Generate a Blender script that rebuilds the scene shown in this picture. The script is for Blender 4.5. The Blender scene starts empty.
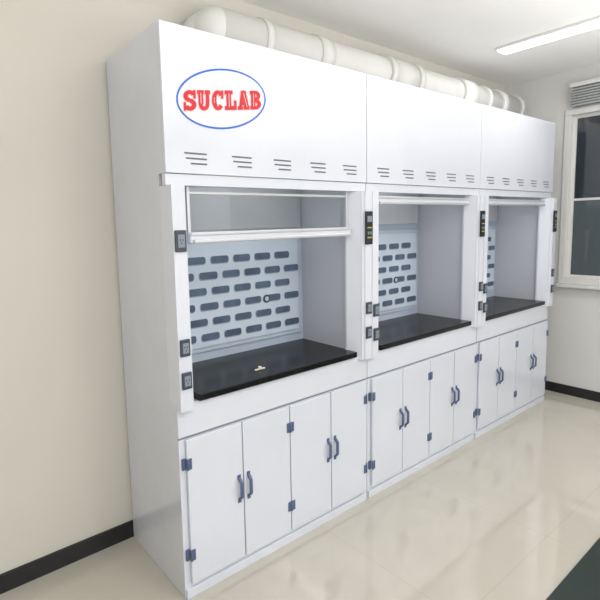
import bpy, bmesh, math
from math import sin, cos, pi
from mathutils import Matrix, Vector
import numpy as np
W=1.1868; D=.5409; H=2.35; XR=3.837; ZC=2.812; XL=-2.3; YF=-3.4
scene=bpy.context.scene
# ---------------------------------------------------------------- materials
def mat(name,col,rough=.5,metal=0.,noise=0.,nscale=4.,spec=.5,emit=None,est=0.,bump=0.,coat=0.,bdist=.01):
    m=bpy.data.materials.new(name); m.use_nodes=True; nt=m.node_tree; b=nt.nodes['Principled BSDF']
    b.inputs['Base Color'].default_value=(*col,1); b.inputs['Roughness'].default_value=rough
    b.inputs['Metallic'].default_value=metal; b.inputs['Specular IOR Level'].default_value=spec
    b.inputs['Coat Weight'].default_value=coat; b.inputs['Coat Roughness'].default_value=.08
    if emit: 
        b.inputs['Emission Color'].default_value=(*emit,1); b.inputs['Emission Strength'].default_value=est
    if noise>0 or bump>0:
        tc=nt.nodes.new('ShaderNodeTexCoord'); n=nt.nodes.new('ShaderNodeTexNoise'); n.inputs['Scale'].default_value=nscale; n.inputs['Detail'].default_value=4
        nt.links.new(tc.outputs['Object'],n.inputs['Vector'])
        if noise>0:
            r=nt.nodes.new('ShaderNodeValToRGB')
            r.color_ramp.elements[0].position=.3; r.color_ramp.elements[1].position=.7
            r.color_ramp.elements[0].color=(*[c*(1-noise) for c in col],1); r.color_ramp.elements[1].color=(*[min(1,c*(1+noise)) for c in col],1)
            nt.links.new(n.outputs['Fac'],r.inputs['Fac']); nt.links.new(r.outputs['Color'],b.inputs['Base Color'])
        if bump>0:
            bu=nt.nodes.new('ShaderNodeBump'); bu.inputs['Strength'].default_value=bump; bu.inputs['Distance'].default_value=bdist
            nt.links.new(n.outputs['Fac'],bu.inputs['Height']); nt.links.new(bu.outputs['Normal'],b.inputs['Normal'])
    return m
M_white=mat('white_laminate',(.70,.725,.80),.26,noise=.015,nscale=3,coat=.5)
M_side=mat('side_laminate',(.66,.675,.735),.2,noise=.04,nscale=2.5,coat=.5,bump=.35,bdist=.02)
M_door=mat('door_laminate',(.69,.72,.80),.26,noise=.02,nscale=3,coat=.5)
M_liner=mat('liner_grey',(.56,.57,.63),.4,noise=.02)
M_plate=mat('upper_plate',(.50,.52,.55),.4,noise=.03)
M_baf=mat('baffle_pale_blue',(.47,.55,.66),.4,noise=.04)
M_baf2=mat('baffle_board',(.57,.65,.75),.35,noise=.04)
M_rim=mat('slot_edge',(.30,.36,.45),.5)
M_slot=mat('slot_dark_blue',(.075,.115,.18),.6,noise=.3,nscale=9)
M_black=mat('black_epoxy',(.004,.004,.005),.24,spec=.3)
M_gap=mat('shadow_grey',(.22,.22,.26),.7)
M_vent=mat('vent_dark',(.15,.15,.18),.6)
M_blue=mat('navy_plastic',(.08,.115,.22),.4)
M_sock=mat('slate_socket',(.045,.06,.085),.35)
M_sock2=mat('socket_face',(.22,.26,.31),.4)
M_blackp=mat('black_plastic',(.012,.012,.014),.35)
M_yel=mat('yellow_mark',(.50,.43,.09),.5)
M_grn=mat('display_green',(.16,.30,.26),.4)
M_alu=mat('aluminium',(.62,.63,.65),.3,metal=.4)
M_pvc=mat('pvc_duct',(.72,.715,.685),.5,noise=.03,nscale=5)
M_red=mat('red_ink',(.62,.012,.02),.5)
M_pink=mat('pink_outline_ink',(.80,.52,.55),.5)
M_ink=mat('blue_ink',(.02,.13,.62),.5)
M_paper=mat('white_ink',(.75,.775,.85),.4)
M_wall=mat('wall_paint',(.66,.635,.57),.8,noise=.02,nscale=1.2)
M_wallr=mat('wall_paint_pale',(.68,.68,.665),.8,noise=.02,nscale=1.2)
M_ceil=mat('ceiling_paint',(.90,.89,.865),.9,noise=.01)
M_lamp=mat('lamp_diffuser',(1,1,1),.5,emit=(1,1,1),est=3)
M_winglass=mat('night_glass',(.022,.03,.042),.06,spec=.9)
M_windark=mat('night_glass_green',(.085,.105,.115),.06,spec=.8)
M_blind=mat('blind_grey',(.36,.38,.38),.4)
M_frame=mat('window_frame_white',(.70,.70,.68),.4)
M_tan=mat('ivory_plastic',(.78,.72,.58),.5)
M_mat=mat('rubber_mat',(.02,.032,.028),.35)
M_glass=bpy.data.materials.new('sash_glass'); M_glass.use_nodes=True
nt=M_glass.node_tree; nt.nodes.clear()
o=nt.nodes.new('ShaderNodeOutputMaterial'); mx=nt.nodes.new('ShaderNodeMixShader'); tr=nt.nodes.new('ShaderNodeBsdfTransparent'); gl=nt.nodes.new('ShaderNodeBsdfGlossy')
tr.inputs[0].default_value=(.92,.94,.95,1); gl.inputs['Roughness'].default_value=.03; mx.inputs[0].default_value=.05
nt.links.new(tr.outputs[0],mx.inputs[1]); nt.links.new(gl.outputs[0],mx.inputs[2]); nt.links.new(mx.outputs[0],o.inputs[0])
# glossy, faintly marbled cream tile
M_floor=mat('floor_tile',(.56,.53,.46),.06,spec=1.)
nt=M_floor.node_tree; b=nt.nodes['Principled BSDF']
tc=nt.nodes.new('ShaderNodeTexCoord'); br=nt.nodes.new('ShaderNodeTexBrick'); br.offset=0
nz=nt.nodes.new('ShaderNodeTexNoise'); nz.inputs['Scale'].default_value=2.2; nz.inputs['Detail'].default_value=6; nz.inputs['Distortion'].default_value=1.2
cr=nt.nodes.new('ShaderNodeValToRGB'); cr.color_ramp.elements[0].position=.35; cr.color_ramp.elements[1].position=.65
cr.color_ramp.elements[0].color=(.50,.47,.405,1); cr.color_ramp.elements[1].color=(.53,.50,.435,1)
nt.links.new(tc.outputs['Object'],nz.inputs['Vector']); nt.links.new(nz.outputs['Fac'],cr.inputs['Fac'])
nt.links.new(cr.outputs['Color'],br.inputs['Color1']); nt.links.new(cr.outputs['Color'],br.inputs['Color2'])
br.inputs['Mortar'].default_value=(.45,.42,.355,1)
br.inputs['Scale'].default_value=1; br.inputs['Mortar Size'].default_value=.0016; br.inputs['Brick Width'].default_value=.8; br.inputs['Row Height'].default_value=.8
nt.links.new(tc.outputs['Object'],br.inputs['Vector']); nt.links.new(br.outputs['Color'],b.inputs['Base Color'])
# ---------------------------------------------------------------- mesh helper
class MB:
    def __init__(s): s.bm=bmesh.new(); s.mats=[]
    def mi(s,m):
        if m not in s.mats: s.mats.append(m)
        return s.mats.index(m)
    def box(s,x0,x1,y0,y1,z0,z1,m,bev=0,seg=2):
        g=bmesh.ops.create_cube(s.bm,size=1)
        vs=g['verts']
        for v in vs:
            v.co=Vector((x0+(v.co.x+.5)*(x1-x0),y0+(v.co.y+.5)*(y1-y0),z0+(v.co.z+.5)*(z1-z0)))
        fs=set(f for v in vs for f in v.link_faces); k=s.mi(m)
        for f in fs: f.material_index=k
        if bev>0:
            es=list(set(e for f in fs for e in f.edges))
            r=bmesh.ops.bevel(s.bm,geom=es,offset=bev,segments=seg,affect='EDGES',profile=.5)
            for f in r['faces']: f.material_index=k
    def prism(s,pts,a0,a1,axis,m):
        k=s.mi(m)
        def mk(p,a):
            if axis=='z': return (p[0],p[1],a)
            if axis=='y': return (p[0],a,p[1])
            return (a,p[0],p[1])
        A=[s.bm.verts.new(mk(p,a0)) for p in pts]; B=[s.bm.verts.new(mk(p,a1)) for p in pts]
        fs=[s.bm.faces.new(A),s.bm.faces.new(B[::-1])]
        n=len(pts)
        for i in range(n): fs.append(s.bm.faces.new((A[i],B[i],B[(i+1)%n],A[(i+1)%n])))
        for f in fs: f.material_index=k
    def cyl(s,c,r,h,axis,m,seg=32,r2=None):
        R={'z':Matrix(),'x':Matrix.Rotation(pi/2,4,'Y'),'y':Matrix.Rotation(-pi/2,4,'X')}[axis]
        g=bmesh.ops.create_cone(s.bm,cap_ends=True,segments=seg,radius1=r,radius2=r if r2 is None else r2,depth=h,matrix=Matrix.Translation(c)@R)
        k=s.mi(m)
        for f in set(f for v in g['verts'] for f in v.link_faces):
            f.material_index=k; f.smooth=len(f.verts)==4
    def done(s,name,parent=None,label=None):
        bmesh.ops.recalc_face_normals(s.bm,faces=s.bm.faces)
        me=bpy.data.meshes.new(name); s.bm.to_mesh(me); s.bm.free()
        for m in s.mats: me.materials.append(m)
        ob=bpy.data.objects.new(name,me); scene.collection.objects.link(ob)
        if parent: ob.parent=parent
        if label: ob['label']=label
        return ob
def box1(name,*a,parent=None,label=None,**k):
    b=MB(); b.box(*a,**k); return b.done(name,parent,label)
def rounded(cx,cz,w,h,n=6):
    r=h/2; pts=[]
    for i in range(n+1):
        t=-pi/2+pi*i/n; pts.append((cx+w/2-r+r*cos(t),cz+r*sin(t)))
    for i in range(n+1):
        t=pi/2+pi*i/n; pts.append((cx-w/2+r+r*cos(t),cz+r*sin(t)))
    return pts
def rrect(cx,cz,w,h,r,n=3):
    pts=[]
    for (sx,sz,a) in ((1,-1,-90),(1,1,0),(-1,1,90),(-1,-1,180)):
        for i in range(n+1):
            t=math.radians(a+90*i/n); pts.append((cx+sx*(w/2-r)+r*cos(t),cz+sz*(h/2-r)+r*sin(t)))
    return pts
# ---------------------------------------------------------------- room
def struct(o): o['kind']='structure'; return o
YB=D+.012
struct(box1('floor',XL,XR,YF,YB,-.1,0,M_floor))
struct(box1('ceiling',XL,XR,YF,YB,ZC,ZC+.1,M_ceil))
struct(box1('wall_back',XL-.1,XR+.1,YB,YB+.12,-.1,ZC+.1,M_wall))
struct(box1('wall_left',XL-.1,XL,YF,YB,-.1,ZC+.1,M_wallr))
struct(box1('wall_front',XL-.1,XR+.1,YF-.12,YF,-.1,ZC+.1,M_wallr))
wy0,wy1,wz0,wz1=-1.75,.03,1.0,2.49
b=MB()
b.box(XR,XR+.22,YF,YB,-.1,wz0,M_wallr); b.box(XR,XR+.22,YF,YB,wz1,ZC+.1,M_wallr)
b.box(XR,XR+.22,wy1,YB,wz0,wz1,M_wallr); b.box(XR,XR+.22,YF,wy0,wz0,wz1,M_wallr)
struct(b.done('wall_right'))
struct(box1('baseboard_back',XL,XR,YB-.012,YB,0,.085,M_blackp))
struct(box1('baseboard_right',XR-.012,XR,YF,YB-.012,0,.085,M_blackp))
b=MB()
cw=.05
for (a0,a1,c0,c1) in [(wy0,wy1,wz0,wz0+cw),(wy0,wy1,wz1-cw,wz1),(wy0,wy0+cw,wz0+cw,wz1-cw),(wy1-cw,wy1,wz0+cw,wz1-cw)]:
    b.box(XR-.012,XR+.10,a0,a1,c0,c1,M_frame,bev=.004)
ym=(wy0+wy1)/2
for (p0,p1,xo) in [(ym-.02,wy1-cw,.05),(wy0+cw,ym+.02,.085)]:
    s=.025
    b.box(XR+xo,XR+xo+.03,p0,p1,wz0+cw,wz0+cw+s,M_frame); b.box(XR+xo,XR+xo+.03,p0,p1,wz1-cw-s,wz1-cw,M_frame)
    b.box(XR+xo,XR+xo+.03,p0,p0+s,wz0+cw+s,wz1-cw-s,M_frame); b.box(XR+xo,XR+xo+.03,p1-s,p1,wz0+cw+s,wz1-cw-s,M_frame)
    b.box(XR+xo+.012,XR+xo+.018,p0+s,p1-s,wz0+cw+s,wz0+.72,M_windark)
    b.box(XR+xo+.008,XR+xo+.022,p0+s,p1-s,wz0+.72,wz0+.74,M_frame)
    b.box(XR+xo+.012,XR+xo+.018,p0+s,p1-s,wz0+.74,wz1-cw-s,M_winglass)
b.box(XR-.05,XR+.02,wy0-.04,wy1+.0,wz0-.03,wz0,M_frame,bev=.004)
struct(b.done('window_1'))
b=MB()
b.box(XR-.075,XR,-1.75,-.02,2.655,2.69,M_frame,bev=.004)
for i in range(7): b.box(XR-.07,XR-.008,-1.74,-.03,2.500+i*.0215,2.514+i*.0215,M_blind)
b.box(XR-.05,XR-.03,-1.7,-.06,2.498,2.655,M_vent)
ob=b.done('window_blind'); ob['label']='grey slatted venetian blind folded up above the window'; ob['category']='blind'
ob=box1('floor_mat',.6,3.3,-2.3,-.97,0.0,.012,M_mat,bev=.004); ob['label']='dark green-grey rubber mat lying on the beige tiled floor'; ob['category']='mat'
def lamp(x,y0,y1,en):
    e=bpy.data.objects.new('ceiling_lamp',None); scene.collection.objects.link(e); e.location=(x,(y0+y1)/2,ZC)
    e['label']='long slim white linear light fixed to the ceiling'; e['category']='ceiling lamp'; e['group']='linear ceiling lamps'
    L=(y1-y0)/2
    box1('lamp_housing',-.07,.07,-L,L,-.020,0,M_frame,parent=e,bev=.004)
    box1('lamp_diffuser',-.062,.062,-L+.01,L-.01,-.030,-.020,M_lamp,parent=e,bev=.003)
    l=bpy.data.lights.new('lamp_light','AREA'); l.shape='RECTANGLE'; l.size=.12; l.size_y=2*L; l.energy=en; l.color=(1,.985,.97)
    lo=bpy.data.objects.new('lamp_light',l); scene.collection.objects.link(lo); lo.parent=e; lo.location=(0,0,-.04)
lamp(2.8,-1.6,.10,6)
for x in (2.8,.9,-1.0): lamp(x,-3.2,-1.85,12)
def area(name,loc,rot,sx,sy,en,col=(1,1,1)):
    l=bpy.data.lights.new(name,'AREA'); l.shape='RECTANGLE'; l.size=sx; l.size_y=sy; l.energy=en; l.color=col
    lo=bpy.data.objects.new(name,l); scene.collection.objects.link(lo); lo.location=loc; lo.rotation_euler=rot; return lo
area('front_fill',(.4,YF+.05,1.4),(math.radians(90),0,0),4.5,2.0,25,(.98,.985,1))  # added soft fill before the front wall; that wall has no window
area('side_fill',(XL+.05,-.9,1.6),(0,math.radians(-90),0),1.8,2.2,6,(.98,.985,1))  # added fill to brighten the left end panel; solid wall behind it
area('ceiling_fill',(1.2,-1.9,1.9),(math.radians(180),0,0),4.4,2.0,70,(1,.99,.97))  # unseen fill aimed upwards to lift the ceiling; no fixture belongs to it
# ---------------------------------------------------------------- fume hoods
YJ=-.038
def socket(x,z,parent,w=.045,h=.062,y=YJ):
    b=MB(); b.box(x-w/2,x+w/2,y-.010,y,z-h/2,z+h/2,M_sock,bev=.004)
    b.box(x-w*.3,x+w*.3,y-.013,y-.010,z-h*.30,z+h*.30,M_sock2,bev=.001)
    for dx,dz in((-.006,.004),(.006,.004),(0,-.009)): b.box(x+dx-.0015,x+dx+.0015,y-.0135,y-.013,z+dz-.004,z+dz+.004,M_blackp)
    return b.done('power_socket',parent,'slate grey power socket')
def control(x,z,parent,w=.056,h=.175,y=YJ):
    b=MB(); b.box(x-w/2,x+w/2,y-.01,y,z-h/2,z+h/2,M_blackp,bev=.003)
    b.box(x-w*.32,x+w*.32,y-.012,y-.01,z+h*.18,z+h*.36,M_sock2)
    b.box(x-w*.3,x+w*.3,y-.012,y-.01,z-h*.01,z+h*.025,M_yel)
    b.box(x-w*.3,x+w*.3,y-.012,y-.01,z-h*.31,z-h*.27,M_yel)
    for k in range(2):
        b.box(x-w*.28+k*w*.34,x-w*.08+k*w*.34,y-.0125,y-.01,z-h*.20,z-h*.11,M_grn)
    return b.done('control_panel',parent,'black control panel with small display')
def build_hood(i,label,sash_z,logo=False):
    e=bpy.data.objects.new('fume_hood',None); scene.collection.objects.link(e); e.location=(i*W,0,0)
    e['label']=label; e['category']='fume hood'; e['group']='fume hoods along the wall'
    g=.0022; x0,x1=g,W-g
    prof=[(.0035,0),(D,0),(D,H),(.0185,H),(.0185,1.789),(.061,1.789),(.061,.8535),(.0035,.8535)]
    for (a,c) in ((x0,x0+.02),(x1-.02,x1)):
        b=MB(); b.prism(prof,a,c,'x',M_side); b.done('side_panel',e)
    xa,xb=x0+.0202,x1-.0202
    b=MB(); b.box(xa,xb,.004,D-.002,.0,.853,M_door,bev=.0015)
    b.box(x0,x1,-.004,.003,.715,.853,M_white,bev=.0015)
    b.box(x0,x1,-.002,.003,.706,.715,M_gap)
    b.box(x0,x1,-.002,.003,0,.706,M_door)
    b.box(x0+.004,x1-.016,-.014,-.002,0,.042,M_door,bev=.002)
    b.done('base_cabinet',e)
    xs=[.028,.313,.597,.882,1.163]
    for k in range(4):
        a,c=xs[k]+.003,xs[k+1]-.003
        d=box1('cabinet_door',a,c,-.018,-.004,.06,.705,M_door,parent=e,bev=.0025)
        hx=c-.023 if k%2==0 else a+.023
        yd=-.018
        hb=MB(); prof2=[]; n=14
        for t in range(n+1):
            s=t/n; prof2.append((yd-.024*min(1,sin(pi*s)*1.8),.40+(s-.5)*.115))
        inner=[(min(yy+.008,yd+.0015),.40+(z-.40)*.88) for yy,z in prof2]
        for t in range(n):
            hb.prism([prof2[t],prof2[t+1],inner[t+1],inner[t]],hx-.0065,hx+.0065,'x',M_blue)
        for zz in (.343,.457): hb.box(hx-.009,hx+.009,yd-.004,yd+.0005,zz-.009,zz+.009,M_blue,bev=.002)
        hb.done('door_handle',d,'navy blue plastic handle')
        for zz in (.195,.60):
            q=MB(); hxx=a if k%2==0 else c; sg=1 if k%2==0 else -1
            lo,hi=sorted((hxx-.002*sg,hxx+.019*sg))
            q.box(lo,hi,yd-.005,yd+.0005,zz-.024,zz+.024,M_blue,bev=.002)
            lo,hi=sorted((hxx-.02*sg,hxx-.002*sg))
            if k in(0,3): q.box(lo,hi,-.012,-.0015,zz-.024,zz+.024,M_blue,bev=.002)
            q.cyl((hxx-.001*sg,yd-.004,zz),.004,.048,'z',M_blue,12)
            q.done('hinge',d,'navy blue plastic hinge')
    JW=.108
    b=MB(); b.box(xa,xb,.065,.42,.8535,.882,M_black); b.box(JW-.008,W-JW+.008,-.020,.065,.8545,.884,M_black,bev=.004)
    b.done('worktop',e,'black epoxy worktop')
    zt=1.742; zb=.836
    for sgn in (0,1):
        pts=[(x0,YJ),(.054,YJ),(.058,YJ+.010),(.068,YJ+.012),(.072,YJ+.022),(JW,.048),(JW,.06),(x0,.06)]
        if sgn: pts=[(W-p[0],p[1]) for p in pts][::-1]
        b=MB(); b.prism(pts,.854,zt,'z',M_white)
        pts=[(x0,YJ),(.054,YJ),(.058,YJ+.010),(.068,YJ+.012),(.072,YJ+.022),(.080,-.0045),(x0,-.0045)]
        if sgn: pts=[(W-p[0],p[1]) for p in pts][::-1]
        b.prism(pts,zb,.854,'z',M_white)
        b.done('jamb_post',e)
    b=MB(); b.box(xa,.09,.0605,.42,.882,1.98,M_liner); b.box(W-.09,xb,.0605,.42,.882,1.98,M_liner)
    b.box(xa,xb,.035,.42,1.98,2.0,M_liner)
    b.done('chamber_liner',e)
    b=MB(); bx0,bx1=.09,W-.09
    b.box(bx0,bx1,.42,.43,.882,1.98,M_baf)
    b.box(bx0+.025,bx1-.025,.408,.42,.93,1.52,M_baf,bev=.002)
    b.box(bx0+.05,bx1-.05,.400,.408,.955,1.495,M_baf2,bev=.003)
    b.box(bx0+.03,bx1-.03,.398,.42,1.56,1.94,M_plate,bev=.003)
    rows=[1.005+.08*k for k in range(6)]
    for r,z in enumerate(rows):
        off=0 if r%2 else .07
        x=bx0+.12+off
        while x<bx1-.10:
            b.prism(rrect(x,z,.116,.043,.015),.3993,.401,'y',M_rim)
            b.prism(rrect(x+.002,z+.002,.109,.036,.013),.3985,.401,'y',M_slot); x+=.142
    b.done('baffle',e,'pale blue slotted baffle board')
    b=MB(); b.cyl((.80,.3965,1.165),.023,.005,'y',M_sock); b.cyl((.80,.3945,1.165),.013,.004,'y',M_baf); b.done('gas_outlet',e)
    b=MB(); b.box(W/2-.3,W/2+.3,.16,.28,1.95,1.98,M_frame,bev=.004); hl=b.done('chamber_light',e)
    l=bpy.data.lights.new('chamber_glow','AREA'); l.shape='RECTANGLE'; l.size=.55; l.size_y=.1; l.energy=.9; l.color=(.98,.99,1)
    lo=bpy.data.objects.new('chamber_glow',l); scene.collection.objects.link(lo); lo.parent=hl; lo.location=(W/2,.22,1.945)
    b=MB(); b.box(x0,x1,-.002,.018,1.79,H,M_white,bev=.002)
    for k in range(5):
        sx=.085+.2285*k
        for rr,(dz,l0,l1) in enumerate([(0,0,.105),(-.020,.006,.105),(-.040,.028,.105)]):
            z=1.870+dz
            b.prism(rounded(sx+(l0+l1)/2,z,l1-l0,.0065,4),-.0035,-.0015,'y',M_vent)
    b.done('front_panel',e,'white upper front panel with louvre slits')
    box1('header_rail',x0,x1,.006,.034,1.743,1.788,M_white,parent=e,bev=.002)
    b=MB(); b.box(xa,xb,.0185,D,H-.02,H,M_white); b.box(xa,xb,D-.01,D,.854,H-.02,M_liner); b.done('cabinet_shell',e)
    s0,s1=JW+.001,W-JW-.001
    b=MB(); b.box(s0,s1,.014,.05,sash_z-.022,sash_z+.024,M_white,bev=.006)
    b.box(s0,s1,.008,.015,sash_z+.010,sash_z+.022,M_alu,bev=.002)
    b.box(s0+.002,s0+.014,.036,.052,sash_z+.024,1.97,M_alu); b.box(s1-.014,s1-.002,.036,.052,sash_z+.024,1.97,M_alu)
    b.box(s0+.014,s1-.014,.038,.050,1.712 if i==0 else 1.93,1.724 if i==0 else 1.945,M_alu,bev=.002)
    sa=b.done('sash',e)
    gb=MB(); gb.box(s0+.014,s1-.014,.042,.046,sash_z+.024,1.97,M_glass); gb.done('sash_glass',sa,'clear glass pane')
    gb=MB(); gb.box(s0+.01,s1-.01,.0,.015,sash_z-.022,sash_z-.006,M_alu,bev=.004); gb.done('sash_handle',sa)
    if i==0: socket(.031,1.525,e,w=.05,h=.085)
    socket(.030,1.10,e,h=.07); socket(.032,.965,e,h=.07)
    control(W-.033,1.55,e); socket(W-.032,1.12,e,h=.065); socket(W-.032,.985,e,h=.065)
    if logo:
        b=MB(); cx,cz=.282,2.10; A,B,SH=.222,.121,.03
        N=64
        k=b.mi(M_paper); vs=[b.bm.verts.new((cx+A*cos(2*pi*t/N),-.0028,cz+SH*cos(2*pi*t/N)+B*sin(2*pi*t/N))) for t in range(N)]
        f=b.bm.faces.new(vs); f.material_index=k
        k=b.mi(M_ink)
        for t in range(N):
            q=[]
            for tt,r in((t,1.0),(t+1,1.0),(t+1,.965),(t,.965)):
                u,v=cos(2*pi*tt/N),sin(2*pi*tt/N); dA=(r-1)*A
                q.append(b.bm.verts.new((cx+u*(A+dA),-.0034,cz+u*SH+v*(B+dA))))
            f=b.bm.faces.new(q); f.material_index=k
        lay=[0]; adv=.0655; wd=.059; grow=[0,M_red,0]
        def poly(pts,ox,wd):
            lay[0]+=1; yy=-.0036-grow[2]-.000008*lay[0]
            P=[(cx-.192+ox+px*wd, cz-.044+pz*.078) for px,pz in pts]
            mxx=sum(p[0] for p in P)/len(P); mzz=sum(p[1] for p in P)/len(P)
            vs=[]
            for X,Z in P:
                dx,dz=X-mxx,Z-mzz
                if grow[0]:
                    X+=grow[0]*(1 if dx>0 else -1); Z+=grow[0]*(1 if dz>0 else -1)
                vs.append(b.bm.verts.new((X,yy,Z+(X-cx)*SH/A)))
            f=b.bm.faces.new(vs); f.material_index=b.mi(grow[1])
        def rect(x0,x1,z0,z1,ox,wd): poly([(x0,z0),(x1,z0),(x1,z1),(x0,z1)],ox,wd)
        def arc(c0,c1,rx,rz,tx,tz,a0,a1,ox,wd,n=10):
            for t in range(n):
                u=math.radians(a0+(a1-a0)*t/n); v=math.radians(a0+(a1-a0)*(t+1)/n)
                poly([(c0+rx*cos(u),c1+rz*sin(u)),(c0+rx*cos(v),c1+rz*sin(v)),(c0+(rx-tx)*cos(v),c1+(rz-tz)*sin(v)),(c0+(rx-tx)*cos(u),c1+(rz-tz)*sin(u))],ox,wd)
        def G(ch,o):
            if ch=='S':
                arc(.5,.71,.48,.29,.34,.20,15,270,o,wd); arc(.5,.29,.50,.30,.36,.21,-165,90,o,wd)
                rect(.78,.97,.58,1.0,o,wd); rect(.02,.2,0,.42,o,wd)
            if ch=='U':
                rect(.06,.44,.3,1,o,wd); rect(.64,.92,.3,1,o,wd); rect(-.02,.50,.80,1,o,wd); rect(.57,1.0,.80,1,o,wd)
                arc(.49,.34,.43,.35,.30,.2,180,360,o,wd)
            if ch=='C':
                arc(.52,.5,.50,.51,.37,.19,38,322,o,wd,16); rect(.78,.97,.58,1.0,o,wd)
            if ch=='L':
                rect(.12,.52,0,1,o,wd); rect(-.02,.66,.80,1,o,wd); rect(-.02,.98,0,.2,o,wd); rect(.76,.98,0,.48,o,wd)
            if ch=='A':
                poly([(.28,1),(.70,1),(1.0,.05),(.56,.05)],o,wd); poly([(.30,1),(.54,1),(.33,.05),(.06,.05)],o,wd)
                rect(.22,.75,.24,.42,o,wd); rect(-.02,.42,0,.18,o,wd); rect(.48,1.02,0,.18,o,wd)
            if ch=='B':
                rect(.08,.46,0,1,o,wd); rect(-.02,.5,.80,1,o,wd); rect(-.02,.5,0,.2,o,wd); rect(.4,.55,.41,.61,o,wd)
                arc(.48,.735,.44,.265,.32,.18,-90,90,o,wd); arc(.48,.28,.50,.28,.33,.18,-90,90,o,wd)
        grow[:]=[.003,M_pink,0]
        for n_,ch in enumerate('SUCLAB'): G(ch,n_*adv)
        grow[:]=[0,M_red,.001]; lay[0]=0
        for n_,ch in enumerate('SUCLAB'): G(ch,n_*adv)
        # pale inline strokes down the thick stems
        grow[:]=[0,M_pink,.003]; lay[0]=0
        rect(.21,.27,.34,.86,1*adv,wd); rect(.17,.23,.36,.64,2*adv,wd); rect(.29,.35,.14,.86,3*adv,wd)
        poly([(.46,.88),(.52,.88),(.81,.14),(.75,.14)],4*adv,wd); rect(.24,.30,.14,.86,5*adv,wd)
        b.done('logo_sign',e,'red lettering in a blue outlined oval')
    return e
build_hood(0,'white fume hood with oval red logo and half-lowered glass sash',1.533,True)
build_hood(1,'white fume hood with raised sash standing between two others',1.70)
build_hood(2,'white fume hood with raised sash beside the window',1.70)
# ---------------------------------------------------------------- exhaust duct
e=bpy.data.objects.new('exhaust_duct',None); scene.collection.objects.link(e); e.location=(0,.39,2.352)
e['label']='thick pale plastic exhaust duct running above the hoods'; e['category']='duct'
zc=.185; R=.112; xd=.50
b=MB(); b.cyl(((xd+3.62)/2,0,zc),R,3.62-xd,'x',M_pvc,48); b.cyl((3.6,0,zc),R+.012,.05,'x',M_pvc,48)
g=bmesh.ops.create_uvsphere(b.bm,u_segments=32,v_segments=16,radius=R,matrix=Matrix.Translation((xd,0,zc)))
for f in set(f for v in g['verts'] for f in v.link_faces): f.smooth=True
b.cyl((xd,.08,zc),R,.16,'y',M_pvc,48)
b.done('duct_pipe',e)
for x,ww,rr in ((.78,.05,.008),(1.20,.10,.008),(1.80,.06,.016),(1.95,.24,.010),(2.10,.06,.016),(2.75,.20,.014),(3.05,.05,.010),(3.3,.10,.012)):
    b=MB(); b.cyl((x,0,zc),R+rr,ww,'x',M_pvc,48); b.done('duct_collar',e)
for i in range(3):
    b=MB(); x=i*W+W*.65
    b.cyl((x,0,zc/2),.09,zc-.04,'z',M_pvc,32); b.cyl((x,0,.012),.12,.022,'z',M_pvc,32); b.done('duct_riser',e)
b=MB(); b.cyl((.50,.085,.8846+.008),.008,.016,'z',M_tan,16); b.box(.47,.53,.08,.088,.8846,.892,M_tan,bev=.002)
o=b.done('valve_key'); o['label']='small ivory plastic key lying on the black worktop'; o['category']='key'
# ---------------------------------------------------------------- world, camera
w=bpy.data.worlds.new('world'); scene.world=w; w.use_nodes=True
w.node_tree.nodes['Background'].inputs[0].default_value=(.8,.85,1,1); w.node_tree.nodes['Background'].inputs[1].default_value=.5
q=(-.8746,-1.7098,1.5783,.6576,-.1132,-.0256,480.48,259.456,279.929)
y,p,r=q[3:6]
f=np.array([cos(p)*sin(y),cos(p)*cos(y),sin(p)]); rt=np.array([cos(y),-sin(y),0.]); up=np.cross(rt,f)
rt,up=cos(r)*rt+sin(r)*up,-sin(r)*rt+cos(r)*up
cam=bpy.data.cameras.new('camera'); co=bpy.data.objects.new('camera',cam); scene.collection.objects.link(co)
co.matrix_world=Matrix(((rt[0],up[0],-f[0],q[0]),(rt[1],up[1],-f[1],q[1]),(rt[2],up[2],-f[2],q[2]),(0,0,0,1)))
cam.sensor_width=36; cam.lens=q[6]/600*36; cam.shift_x=(300-q[7])/600; cam.shift_y=(q[8]-300)/600; cam.clip_start=.02
scene.camera=co
scene.view_settings.view_transform='Standard'
scene.view_settings.exposure=-.02
